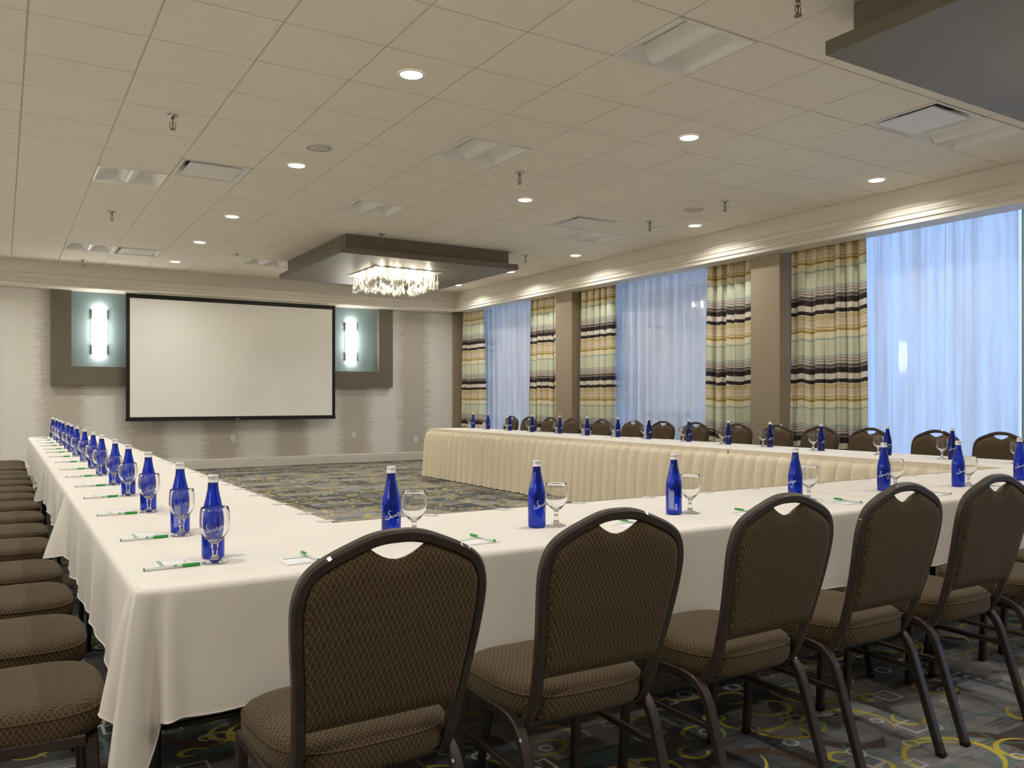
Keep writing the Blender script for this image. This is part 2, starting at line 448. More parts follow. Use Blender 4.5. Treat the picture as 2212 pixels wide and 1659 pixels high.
# right wall: header above the windows and low kerb, pillars between bays
wr = struct(MB().box(X1-.12, X1+.12, Y0, YW, 3.40, 3.6).box(X1-.06, X1+.1, Y0, YW, 0, .10).build('wall_right', M['pillar']))
PIL = [(11.226, 10.769), (7.04, 6.60), (2.86, 2.42), (-1.32, -1.76)]
for a, b in PIL: MB().box(7.80, X1, b, a, 0, 3.45).build('pillar', M['pillar'], wr)
MB().box(7.80, X1, 14.80, YW, 0, 3.45).build('pillar', M['pillar'], wr)
# back baseboard
bb = MB(); prof = [(0,0), (.022,0), (.022,.10), (.018,.105), (.018,.135), (.010,.15), (0,.16)]
bb.grid(lambda u, v: (X0 + u*(7.8-X0), YW - prof[round(v*6)][0], prof[round(v*6)][1]), 2, 7, smooth=False)
struct(bb.build('baseboard_back', M['base']))

# bulkhead with stepped crown moulding (offset into the room, z)
CP = [(0, ZC), (0, 3.12), (.020, 3.112), (.026, 3.098), (.010, 3.088), (.012, 3.06), (.030, 3.045), (.034, 3.03), (.016, 3.018), (.020, 3.0), (.042, 2.988), (.046, 2.972), (.028, 2.962), (.028, ZS)]
def crown_run(name, a, b, d, back):
    # a->b along the face, d = unit into the room
    mb = MB(); a = Vector(a); b = Vector(b); d = Vector(d)
    n = len(CP)
    def fn(u, v):
        p, z = CP[round(v*(n-1))]; q = a.lerp(b, u) + d*p; return (q.x, q.y, z)
    for i in range(n-1):
        (p0, z0), (p1, z1) = CP[i], CP[i+1]
        q = [a+d*p0, b+d*p0, b+d*p1, a+d*p1]; zz = [z0, z0, z1, z1]
        mb.add([(w.x, w.y, z) for w, z in zip(q, zz)], [(0,1,2,3)])
    q = [a+d*.028, b+d*.028, b-d*back, a-d*back]
    mb.add([(w.x, w.y, ZS) for w in q], [(0,1,2,3)])
    q = [a-d*back, b-d*back]
    mb.add([(q[0].x, q[0].y, ZS), (q[1].x, q[1].y, ZS), (q[1].x, q[1].y, 3.45), (q[0].x, q[0].y, 3.45)], [(0,1,2,3)])
    return struct(mb.build(name, M['crown'], fix=False))
crown_run('trim_1', (X0, YB, 0), (XB, YB, 0), (0,-1,0), .50)
crown_run('trim_2', (XB, YB, 0), (XB, Y0, 0), (-1,0,0), .245)
crown_run('trim_3', (X0+.16, YB, 0), (X0+.16, Y0, 0), (1,0,0), .2)

# windows
bays = [(14.80, 11.226), (10.769, 7.04), (6.60, 2.86), (2.42, -1.32)]
for i, (ya, yb) in enumerate(bays):
    w = struct(MB().box(8.20, 8.25, yb, ya, .10, .16).box(8.20, 8.25, yb, ya, 3.34, 3.40).box(8.20, 8.25, yb, yb+.05, .16, 3.34).box(8.20, 8.25, ya-.05, ya, .16, 3.34).build('window_%d' % (i+1), M['frame_alu']))
    ys = {0: [14.3, 11.8], 1: [10.3, 7.5], 2: [6.1, 4.07], 3: [.5]}[i]
    for y in ys: MB().box(8.20, 8.25, y-.016, y+.016, .16, 3.34).build('mullion', M['frame_alu'], w)
    ys = sorted([yb] + ys + [ya]); nn = len(ys)-1
    for k in range(nn):
        p, q = ys[k], ys[k+1]
        for z0, z1 in ((.16, 3.34),):
            MB().add([(8.225, p+.02, z0), (8.225, q-.02, z0), (8.225, q-.02, z1), (8.225, p+.02, z1)], [(0,1,2,3)]).build('pane', M['pane'], w, fix=False)

# curtains
def curtain(name, y0, y1, x, amp, nf, mat, zt, zb, seed, taper=0., thick=True):
    r = random.Random(seed); ph = r.random()*6; w = abs(y1-y0)
    ks = [(nf*(.7+.6*r.random()), r.random()*6.3, .5+.5*r.random()) for _ in range(3)]
    ks[0] = (nf, ph, 1.)
    mb = MB(); nu = int(nf*10)+12; nv = 9
    def fn(u, v):
        z = zb + (zt-zb)*v
        ys = y0 + (y1-y0)*(u + taper*(1-v)*(u-.5))
        sw = sum(a*math.sin(2*PI*k*u + p + .5*math.sin(3*v + p)) for k, p, a in ks)/1.6
        a = amp*(1.0 - .45*v**3)
        sh = math.copysign(abs(min(1, max(-1, sw)))**.75, sw)
        return (x + a*sh, ys + .35*amp*math.sin(2*PI*nf*2*u+ph), z)
    mb.grid(fn, nu, nv)
    return mb.build(name, mat, fix=False)
ZT, ZB = 3.20, .015
dr = [('striped drape hanging in the corner beside the wallpapered screen wall', 14.76, 13.97, 1),
      ('narrow striped drape against the pillar nearest the screen wall, beside the corner window', 12.2, 11.26, 2),
      ('striped drape hung on the middle window, against the pillar nearest the screen wall', 10.745, 9.9, 3),
      ('striped drape on the middle window, at its end farther from the screen wall', 7.96, 7.07, 4),
      ('widest striped drape, in the window bay farthest from the screen wall, against the pillar', 6.57, 5.58, 5),
      ('striped drape closing the window bay that lies farthest from the screen wall', 3.55, 2.89, 6)]
for lab, a, b, sd in dr:
    tag(curtain('striped_drape', a, b, 7.985, .072, abs(a-b)/.16, M['drape'], ZT, ZB, sd, taper=.10), lab, 'curtain', 'striped drapes on the windows')
shr = [('sheer white curtain in the corner window nearest the screen wall', 14.15, 12.0, 11), ('sheer white curtain across the middle window between two pillars', 10.1, 7.8, 12),
       ('sheer white curtain beside the widest striped drape, in the bay farthest from the screen', 5.80, 4.075, 13), ('second sheer white panel of the bay farthest from the screen wall', 4.04, 3.4, 14), ('sheer white curtain across the window beyond the last pillar', 2.38, -1.28, 15)]
for lab, a, b, sd in shr:
    tag(curtain('sheer_curtain', a, b, 8.115, .040, abs(a-b)/.19, M['sheer'], ZT, ZB, sd), lab, 'curtain', 'sheer curtains on the windows')

# ------------------------------------------------------------------ ceiling: grid, tiles
GX, GY, GS = .12, 4.57, .6096
def cell(c, r): return (GX + GS*(c+.5), GY + GS*(r+.5))
def inview(X, Y, Z, m=90):
    s, c = math.sin(YAW), math.cos(YAW)
    d = X*s + Y*c
    if d < .5: return False
    u = 1106 + FPX*(X*c - Y*s)/d; v = CYPX - FPX*(Z-CAMZ)/d
    return -m < u < 2212+m and -m < v < 1659+m
ceil = struct(MB().box(X0-.1, X1+.3, Y0-.1, YW+.1, 3.45, 3.6).build('ceiling', M['tile']))
TROF = {(5,-2), (5,2), (5,6), (1,6), (1,13), (5,13), (10,-2), (10,6)}
DIFF = {(2,5), (9,5), (9,-2), (2,13)}
c0, c1 = -6, 12; r0, r1 = -12, 16
tees = MB()
for c in range(c0, c1+2):
    x = GX + c*GS
    if X0 < x < XB: tees.box(x-.012, x+.012, Y0, YB, ZC+.006, ZC+.03)
for r in range(r0, r1+2):
    y = GY + r*GS
    if Y0 < y < YB: tees.box(X0, XB, y-.012, y+.012, ZC+.0065, ZC+.03)
tees.build('ceiling_grid', M['tee'], ceil)
full = MB().box(-.2995, .2995, -.2995, .2995, 0, .016).mesh('ceiling_tile', M['tile'])
rest = MB(); ntile = 0
for c in range(c0, c1+1):
    for r in range(r0, r1+1):
        if (c, r) in TROF or (c, r) in DIFF: continue
        xa, xb = max(X0, GX+c*GS)+.005, min(XB, GX+(c+1)*GS)-.005
        ya, yb = max(Y0, GY+r*GS)+.005, min(YB, GY+(r+1)*GS)-.005
        if xb-xa < .02 or yb-ya < .02: continue
        whole = (xb-xa > .595 and yb-ya > .595)
        if inview((xa+xb)/2, (ya+yb)/2, ZC) and ntile < 298:
            ntile += 1
            if whole: link('ceiling_tile', full, ceil, ((xa+xb)/2, (ya+yb)/2, ZC))
            else: MB().box(xa, xb, ya, yb, ZC, ZC+.016).build('ceiling_tile', M['tile'], ceil)
        else: rest.box(xa, xb, ya, yb, ZC, ZC+.016)
ro = rest.build('ceiling_tile_field', M['tile'], ceil); ro['kind'] = 'stuff'

# troffers (unlit, curved basket) and plaque diffusers
def make_troffer():
    root = empty('recessed_troffer')
    h = .296
    MB().box(-h, -h+.014, -h, h, -.004, .01).box(h-.014, h, -h, h, -.004, .01).box(-h, h, -h, -h+.014, -.004, .01).box(-h, h, h-.014, h, -.004, .01).build('frame', M['fixture'], root)
    hous = MB()
    g = h-.014
    for s in (-1, 1):      # two vaults along y
        hous.grid(lambda u, v, s=s: (s*(g - (g-.085)*v), -g + 2*g*u, .005 + .085*math.sin(PI*.5*min(1, v*1.6)) ), 2, 12)
    for e in (-1, 1):
        hous.add([(-g, e*g, .0), (g, e*g, .0), (g, e*(g-.035), .09), (-g, e*(g-.035), .09)], [(0,1,2,3)])
    hous.box(-g, g, -g, g, .10, .11).build('reflector', M['fixture'], root)
    MB().grid(lambda u, v: (-.105 + .21*v, -g+.012 + (2*g-.024)*u, .085 - .083*math.sin(PI*v)), 2, 14).build('lamp_basket', M['fixture'], root)
    tag(root, '', 'light fixture', 'unlit square troffers in the ceiling grid'); return root
tr0 = make_troffer()
def place(proto, pts, lab, z=ZC):
    for i, p in enumerate(pts):
        l = lab if isinstance(lab, str) else lab[i]
        if i == 0: proto.location = (p[0], p[1], z); proto['label'] = l
        else: copy_tree(proto, (p[0], p[1], z), None, l)
tl = sorted(TROF)
place(tr0, [cell(*p) for p in tl], ['unlit square ceiling light with curved baffles set in the tile grid' if p not in ((10,-2), (10,6)) else
      'unlit square ceiling light right beside a white air diffuser plate in the tiles' for p in tl])
def make_diffuser():
    root = empty('air_diffuser'); h = .296
    MB().box(-h, -h+.016, -h, h, -.006, .012).box(h-.016, h, -h, h, -.006, .012).box(-h, h, -h, -h+.016, -.006, .012).box(-h, h, h-.016, h, -.006, .012).build('frame', M['white_plastic'], root)
    mb = MB(); a = h-.016; b = .20
    for q in range(4):
        c, s = math.cos(q*PI/2), math.sin(q*PI/2)
        P = [(-a, -a, .0), (a, -a, .0), (b, -b, .085), (-b, -b, .085)]
        mb.add([(x*c-y*s, x*s+y*c, z) for x, y, z in P], [(0,1,2,3)])
    mb.build('cone', M['fixture'], root)
    MB().box(-b, b, -b, b, .088, .092).build('duct_opening', M['fixture_dark'], root)
    MB().bevbox(-.225, .225, -.225, .225, -.006, .006, .004).build('plaque', M['plaque'], root)
    tag(root, '', 'air vent', 'square air diffusers in the ceiling'); return root
df0 = make_diffuser()
dl = sorted(DIFF)
place(df0, [cell(*p) for p in dl], ['square white air diffuser plate set in the ceiling grid next to a troffer'] * 4)

# downlights
def make_down():
    root = empty('downlight')
    MB().lathe([(.088, .0), (.088, -.004), (.078, -.007), (.071, -.003)], 32, cap=False).build('trim_ring', M['white_plastic'], root)
    MB().lathe([(.071, -.0035), (.071, -.003)], 32).build('lens', M['down'], root)
    ld = bpy.data.lights.new('downlight_lamp', 'AREA'); ld.shape = 'DISK'; ld.size = .136; ld.energy = P_DOWN; ld.color = WARM; ld.spread = R(145)
    link('lamp', ld, root, (0, 0, -.006))
    tag(root, '', 'downlight', 'round downlights in the ceiling'); return root
DN = [(3,0), (7,0), (3,4), (3,8), (3,11), (3,14), (7,4), (11,0), (11,4), (11,8), (11,11), (11,14), (-1,-4), (3,-4), (11,-4), (-1,0), (-1,4), (-1,8), (-1,11), (-1,14), (-1,-8), (3,-8), (7,-8), (11,-8), (-5,-8), (-5,-4), (-5,0), (-5,4), (-5,8), (-5,12)]  # row behind the camera and outermost left column are unseen, added for fill light
place(make_down(), [cell(*p) for p in DN], 'round lit downlight flush in a white ceiling tile', ZC-.0005)

# sprinklers, detector, speakers
def make_spr():
    root = empty('sprinkler_head')
    MB().lathe([(.036, 0), (.036, -.003), (.026, -.010), (.012, -.014)], 20).build('escutcheon', M['chrome'], root)
    MB().lathe([(.010, -.014), (.010, -.034), (.013, -.036), (.013, -.044), (.006, -.046)], 14).build('body', M['chrome'], root)
    for s in (-1, 1):
        MB().sweep(spline([(s*.010, 0, -.044), (s*.017, 0, -.058), (s*.015, 0, -.074), (s*.004, 0, -.086)], 4), .0055, round_=True, n=6).build('frame_arm', M['brass'], root)
    MB().lathe([(.0035, -.046), (.004, -.06), (.0035, -.084)], 8).build('bulb', M['brass'], root)
    MB().lathe([(.005, -.084), (.017, -.088), (.018, -.091), (.005, -.092)], 16).build('deflector', M['brass'], root)
    root.scale = (1.25, 1.25, 1.2); tag(root, '', 'sprinkler', 'fire sprinklers on the ceiling'); return root
SP = [(1.075, 6.50), (1.05, 10.21), (1.05, 14.02), (3.52, 2.86), (4.085, 6.46), (6.52, 6.24), (6.52, 7.43), (6.50, 10.12), (4.1, 9.75)]
place(make_spr(), SP, 'small chrome fire sprinkler hanging from the white tiled ceiling', ZC-.0005)
sd = empty('smoke_detector', (*cell(4,12), ZC-.0005))
MB().lathe([(.055, 0), (.055, -.012), (.05, -.016)], 28).build('base', M['white_plastic'], sd)
MB().lathe([(.044, -.016), (.044, -.03), (.036, -.042), (.012, -.046)], 28).build('sensor_dome', M['white_plastic'], sd)
MB().lathe([(.0445, -.024), (.0445, -.028)], 28, cap=False).build('vent_slot', M['fixture_dark'], sd)
tag(sd, 'small white smoke detector on the ceiling near the screen wall', 'detector')
def make_spk():
    root = empty('ceiling_speaker')
    MB().lathe([(.118, 0), (.118, -.004), (.104, -.006), (.102, -.003)], 40, cap=False).build('ring', M['white_plastic'], root)
    MB().lathe([(.102, -.0035), (.06, -.0045), (.004, -.005)], 40).build('grille', plain('speaker_grille', (.66, .61, .53), .6, bump=.6, bscale=500.), root)
    MB().lathe([(.006, -.005), (.006, -.0065)], 12).build('badge', M['fixture_dark'], root)
    tag(root, '', 'speaker', 'round ceiling speakers'); return root
place(make_spk(), [cell(3,3), cell(10,3)], ['round ceiling speaker one tile away from a downlight, over the open floor', 'round ceiling speaker near the window wall crown'], ZC-.0005)

# ------------------------------------------------------------------ ceiling clouds
def cloud(x0, x1, y0, y1, label):
    root = empty('ceiling_cloud', ((x0+x1)/2, (y0+y1)/2, ZC)); w, d = (x1-x0)/2, (y1-y0)/2
    MB().box(-w, w, -d, d, -.19, -.001).build('drop_box', M['taupe'], root)
    o = .10
    MB().box(-w-o, w+o, -d-o, d+o, -.262, -.19).build('lip', M['taupe'], root)
    MB().box(-w-o+.002, w+o-.002, -d-o+.002, d+o-.002, -.265, -.262).build('underside_panel', M['taupe_under'], root)
    return tag(root, label, 'ceiling panel', 'dropped square ceiling panels')
cloud(3.71, 6.135, 10.0, 12.48, 'taupe dropped square ceiling panel carrying the crystal chandelier')
cloud(3.84, 6.27, .29, 2.76, 'dark taupe dropped square ceiling panel with no chandelier showing, farthest from the screen')

# chandelier
ch = empty('crystal_chandelier', (4.90, 11.16, ZC-.2655))
MB().bevbox(-.53, .53, -.53, .53, -.010, 0, .003).build('base_plate', M['mirror_plate'], ch)
drop = MB().lathe([(.002, 0), (.010, -.012), (.0225, -.036), (.025, -.046), (.014, -.068), (.002, -.086)], 6, smooth=False).mesh('crystal_drop', M['crystal'])
bead = MB().lathe([(.001, .0075), (.0075, .0), (.001, -.0075)], 6, smooth=False).mesh('bead', M['crystal'])
strand = MB(); r = random.Random(5)
for i in range(210):
    x, y = r.uniform(-.48, .48), r.uniform(-.48, .48)
    if i % 3 == 0: x = math.copysign(.42 + .06*r.random(), x)
    elif i % 3 == 1: y = math.copysign(.42 + .06*r.random(), y)
    rr = max(abs(x), abs(y))
    ln = .15 + .075*r.random() - .05*(rr/.48)**4
    if r.random() < .12: ln += .02
    strand.lathe([(.0009, -.010), (.0009, -ln)], 4, x, y, cap=False)
    z = -.02
    while z > -ln+.01:
        strand.lathe([(.0005, z+.006), (.0055, z), (.0005, z-.006)], 5, x, y, cap=False, smooth=False); z -= .0155
    link('crystal_drop', drop, ch, (x, y, -ln), (0, 0, r.random()*3))
so = strand.build('bead_strands', M['crystal'], ch, fix=False); so['kind'] = 'stuff'
bulb = MB().lathe([(.002, -.075), (.018, -.07), (.022, -.055), (.018, -.035), (.012, -.02), (.012, -.010)], 14).mesh('bulb', M['bulb'])
for i in range(4):
    for j in range(4): link('bulb', bulb, ch, (-.36+.24*i, -.36+.24*j, 0))
tag(ch, 'glowing crystal drop chandelier under the taupe ceiling panel near the screen', 'chandelier')
ch_added = copy_tree(ch, (5.05, 1.52, ZC-.2655)); ch_added['label'] = 'added unseen crystal drop chandelier under the taupe ceiling panel away from the screen'  # added out of view to brighten the ceiling

# ------------------------------------------------------------------ back wall: accent frame, sconces, screen, plates
af = empty('accent_frame', (3.54, YW, 1.40))
fy0, fy1 = -.12, -.001
XA, XBf, ZA = .655-3.54, 6.44-3.54, .02
ztop = ZS - 1.40
MB().box(XA, XA+.285, fy0, fy1, ZA, ztop).build('side_bar', M['taupe'], af)
MB().box(XBf-.285, XBf, fy0, fy1, ZA, ztop).build('side_bar', M['taupe'], af)
MB().box(XA+.285, XBf-.285, fy0, fy1, ZA, ZA+.30).build('bottom_bar', M['taupe'], af)
MB().box(XA+.285, XBf-.285, -.02, fy1, ZA+.30, ztop).build('blue_panel', M['blue_paper'], af)
tag(af, 'taupe wall frame around blue wallpaper behind the projection screen', 'wall panel')
def make_sconce():
    root = empty('wall_sconce')
    MB().box(-.05, .05, -.02, 0, -.20, .20).build('back_plate', M['brass'], root)
    def arc(w, d):
        return lambda u, v: (w*math.sin((u-.5)*PI), -.02 - d*math.cos((u-.5)*PI), v)
    g = arc(.118, .11); MB().grid(lambda u, v: (*g(u, 0)[:2], -.205 + .41*v), 17, 6).build('outer_shade', M['shade'], root)
    g2 = arc(.098, .085); MB().grid(lambda u, v: (*g2(u, 0)[:2], -.37 + .74*v), 17, 6).build('inner_shade', M['shade'], root)
    for z in (-.21, .21):
        MB().sweep([(g(k/16, 0)[0]*1.03, g(k/16, 0)[1]-.003, z) for k in range(17)], .008, .008).build('metal_band', M['brass'], root)
    for sx in (-1, 1): MB().box(sx*.112-.004, sx*.112+.004, -.03, 0, -.36, .36).build('bracket', M['brass'], root)
    tag(root, '', 'wall light', 'lit wall sconces either side of the screen'); return root
sc0 = make_sconce()
place(sc0, [(1.345, YW-.022), (5.62, YW-.022)], ['lit tall wall sconce on the blue panel, on the screen side away from the windows', 'lit tall wall sconce on the blue panel between screen and window curtains'], 2.285)
for k in range(4):  # extra sconces added out of view, to lift light on the ceiling
    q = copy_tree(sc0, (X0, .2 + 4.2*k, 2.285), R(90), 'added unseen lit wall sconce on the plain painted wall opposite the windows'); q['group'] = 'added unseen sconces on the plain wall'
ps = empty('projection_screen', (3.46, 14.60, .86))
SX, SZ = 1.755, 2.055
MB().box(-SX, SX, -.004, .004, 0, SZ).build('fabric', M['screen_black'], ps)
MB().box(-SX+.06, SX-.06, -.006, -.004, .045, SZ-.075).build('white_surface', M['screen_white'], ps)
MB().bevbox(-SX-.01, SX+.01, -.018, .012, -.022, .012, .006).build('weight_bar', M['screen_black'], ps)
MB().box(-.03, .03, -.0195, -.018, -.012, .004).build('badge', plain('badge_grey', (.25, .25, .25), .4), ps)
MB().box(-SX-.02, SX+.02, -.05, .05, SZ-.005, ZS-.86).build('case', M['crown'], ps)
tag(ps, 'large white projection screen with black border hanging on the back wall', 'screen')
def plate(x, z, sw, label):
    p = empty('switch_plate' if sw else 'wall_outlet', (x, YW, z))
    MB().bevbox(-.037, .037, -.007, 0, -.06, .06, .003).build('cover_plate', M['white_plastic'], p)
    if sw: MB().bevbox(-.009, .009, -.013, -.007, -.024, .024, .002).build('rocker', M['white_plastic'], p)
    else:
        for zz in (-.02, .02): MB().bevbox(-.014, .014, -.010, -.007, zz-.012, zz+.012, .002).build('socket', M['base'], p)
    tag(p, label, 'light switch' if sw else 'outlet')
plate(1.473, 1.14, True, 'white switch plate on the wallpaper below the accent frame, away from the windows')
plate(3.455, .52, False, 'white outlet on the wallpaper directly under the projection screen')
plate(5.69, .51, False, 'white wall plate under the accent frame between screen and windows')
plate(6.98, .41, False, 'white outlet low on the wallpaper near the window corner')

# ------------------------------------------------------------------ tables, cloths, skirts
XL0, XL1 = .275, 1.04         # left run
YF0, YF1 = 2.14, 2.93         # front run
XR0, XR1 = 5.65, 6.41         # right run
def table(x0, x1, y0, y1, label, along):
    t = empty('banquet_table', ((x0+x1)/2, (y0+y1)/2, 0)); w, d = (x1-x0)/2-.004, (y1-y0)/2-.004
    MB().box(-w, w, -d, d, TZ-.030, TZ-.001).build('tabletop', M['wood'], t)
    L = w if along == 'x' else d; W = d if along == 'x' else w
    for s in (-1, 1):
        p = L - .30
        mb = MB()
        pts = [(s*(p+.10), -W+.07, .015), (s*(p+.03), -W+.08, .35), (s*p, -W+.12, TZ-.07), (s*p, -W+.18, TZ-.045), (s*p, W-.18, TZ-.045), (s*p, W-.12, TZ-.07), (s*(p+.03), W-.08, .35), (s*(p+.10), W-.07, .015)]
        pts = spline(pts, 5)
        if along == 'y': pts = [(q.y, q.x, q.z) for q in pts]
        mb.sweep(pts, .026, round_=True, n=10)
        a, b = (s*(p+.02), -W+.09, .30), (s*(p+.02), W-.09, .30)
        if along == 'y': a, b = (a[1], a[0], a[2]), (b[1], b[0], b[2])
        mb.sweep([a, b], .018, round_=True, n=8)
        mb.build('leg_frame', M['black_metal'], t)
        for yy in (-W+.07, W-.07):
            q = (s*(p+.10), yy) if along == 'x' else (yy, s*(p+.10))
            MB().lathe([(.017, 0), (.017, .02), (.014, .022)], 12, *q).build('foot', M['black_metal'], t)
    return tag(t, label, 'table', 'folding banquet tables under the cloths')

def cloth(runs, top, label, edge=False):
    """runs: list of (base point, outward normal, drop length, outward reach at hem) sampled along the perimeter; top: top polygon"""
    mb = MB(); n = len(runs); rows = []
    zt = TZ + .0035
    ts = [0, .25, .5, .75, 1.]
    rr = .016
    prof = [('a', a) for a in (0, 30, 60, 90)] + [('d', t) for t in (.08, .2, .35, .5, .65, .8, .9, .97, 1.)]
    for k, q in prof:
        row = []
        for (P, nv, L, out) in runs:
            P = Vector(P); nv = Vector(nv)
            if k == 'a':
                h = rr*math.sin(R(q)); z = zt - rr*(1-math.cos(R(q)))
                p = P + nv*(h - rr + .010)
            else:
                h = .010; z = zt - rr - q*(L - rr)
                o = out(q) if callable(out) else out*q
                p = P + nv*(h + o)
            row.append((p.x, p.y, z))
        rows.append(row)
    vs = [p for row in rows for p in row]
    fs = [(j*n+i, j*n+i+1, (j+1)*n+i+1, (j+1)*n+i) for j in range(len(rows)-1) for i in range(n-1)]
    mb.add(vs, fs, True)
    mb.add([(x, y, zt) for x, y in top], [tuple(range(len(top)))])
    cx, cy = sum(p[0] for p in top)/len(top), sum(p[1] for p in top)/len(top)
    lo = [(x + math.copysign(.0055, x-cx), y + math.copysign(.0055, y-cy)) if edge else (x, y) for x, y in top]
    if edge: mb.add([(x, y, zt-.0016) for x, y in lo], [tuple(range(len(lo)))])
    # hem: narrow rolled edge
    hem = MB().sweep([Vector(p) for p in rows[-1]], .0035, .006, round_=True, n=6)
    o = mb.build('tablecloth', M['cloth'], fix=False)
    hem.build('hem', M['cloth'], o)
    return tag(o, label, 'tablecloth', 'white tablecloths on the table runs')
def side_runs(p0, p1, nv, L, seed, flap0=None, flap1=None, fade=False, step=.03, amp=.007, wav=.5):
    r = random.Random(seed); p0 = Vector((*p0, 0)); p1 = Vector((*p1, 0)); D = (p1-p0).length; n = max(2, int(D/step))
    ph = [r.random()*6.3 for _ in range(4)]; out = []
    for i in range(n+1):
        s = D*i/n
        fd = min(1., s/.12, (D-s)/.12) if fade else 1.
        wv = fd*amp*(math.sin(2*PI*s/wav + ph[0]) + .6*math.sin(2*PI*s/(wav*.43) + ph[1]))
        l = L + fd*.008*math.sin(2*PI*s/.7 + ph[2])
        o = .012 + wv
        for fl, e in ((flap0, s), (flap1, D-s)):
            if fl and e < fl[2]:
                k = 1 - e/fl[2]; l += fl[0]*k; o += fl[1]*k**1.3 + .012*math.sin(e/fl[2]*7.)*k
        out.append((p0.lerp(p1, i/n), (*nv, 0), l, o))
    return out
# left run segments
LS = [2.14, 4.60, 6.97, 9.27, 11.42]
lab_l = ['white cloth at the table corner where the two chair rows meet, draped to a point', 'white cloth second from the corner along the run opposite the windows',
         'white cloth third from the corner along the run opposite the windows', 'white cloth at the screen end of the run opposite the windows']
for i in range(4):
    ya, yb = LS[i], LS[i+1]-.004
    table(XL0, XL1, ya, yb, 'folding table under the ' + ('corner', 'second', 'third', 'last')[i] + ' white cloth of the run opposite the windows', 'y')
    L = .285
    if i == 0:
        runs = side_runs((XL0, yb), (XL0, ya+.10), (-1,0), L, 31, flap0=(.03, .085, .20), amp=.007, fade=True)
        cx, cy = XL0, ya
        K = 40
        for k in range(1, K):
            a = k/K; th = R(180 + 90*a)      # from -X round to -Y
            # base point slides round the table corner
            if a < .5: P = (cx, cy + .10*(1-2*a), 0)
            else: P = (cx + .10*(2*a-1), cy, 0)
            tip = math.exp(-((a-.50)/.15)**2)
            fl = math.exp(-((a-.18)/.10)**2)
            rec = math.exp(-((a-.33)/.06)**2) + 1.15*math.exp(-((a-.70)/.075)**2)
            fr = math.exp(-((a-.86)/.08)**2)
            ln = .285 + .03*a + .33*tip + .0*fl + .0*fr
            rch = .012 + .115*tip + .060*fl + .032*fr - .05*rec
            runs.append((P, (math.cos(th), math.sin(th), 0), ln, (lambda t, q=rch: max(-.02, q)*t**.8 if q > 0 else q*t)))
        runs += side_runs((XL0+.10, ya), (XL1-.004, ya), (0,-1), .315, 32, amp=.006, wav=.7, fade=True)
        top = [(XL0+.006, yb), (XL0+.006, ya+.006), (XL1, ya+.006), (XL1, yb)]
    else:
        runs = side_runs((XL0, yb), (XL0, ya), (-1,0), L-.02, 40+i, flap0=(.03, .05, .09) if i < 3 else None, amp=.007)
        if i == 3:
            runs = side_runs((XL1, yb), (XL0, yb), (0,1), L, 60, amp=.01) + runs
        top = [(XL0+.006, yb), (XL0+.006, ya), (XL1, ya), (XL1, yb)]
    cloth(runs, top, lab_l[i], edge=(i == 0))
FS = [1.0405, 3.40, 5.646]
lab_f = ['white cloth on the table facing the screen, joined to the corner cloth', 'white cloth on the table facing the screen, joined to the window-side run']
for i in range(2):
    xa, xb = FS[i], FS[i+1]-.004
    table(xa, xb, YF0, YF1, 'folding table facing the screen, ' + ('next to the table corner', 'next to the window-side run')[i] + ', under white cloth', 'x')
    runs = side_runs((xa, YF0), (xb, YF0), (0,-1), .295-.02*i, 70+i, flap1=(.10, .05, .11) if i == 0 else None, amp=.007)
    cloth(runs, [(xa, YF1), (xa, YF0+.006), (xb, YF0+.006), (xb, YF1)], lab_f[i])
RS = [2.14, 4.60, 7.05, 9.50, 11.55]
lab_r = ['white cloth on the window-side run at its end away from the screen', 'white cloth second from the far end of the window-side run, over the pleated skirt',
         'white cloth third along the window-side run, over the pleated skirt', 'white cloth at the screen end of the window-side run, over the pleated skirt']
for i in range(4):
    ya, yb = RS[i], RS[i+1]-.004
    table(XR0, XR1, ya, yb, ('first', 'second', 'third', 'fourth')[3-i] + ' folding table from the screen wall in the window-side run', 'y')
    runs = side_runs((XR1, ya), (XR1, yb), (1,0), .28, 80+i)
    if i == 0: runs = side_runs((XR0, ya), (XR1, ya), (0,-1), .28, 88) + runs
    cloth(runs, [(XR0-.003, ya), (XR1-.006, ya), (XR1-.006, yb), (XR0-.003, yb)], lab_r[i])

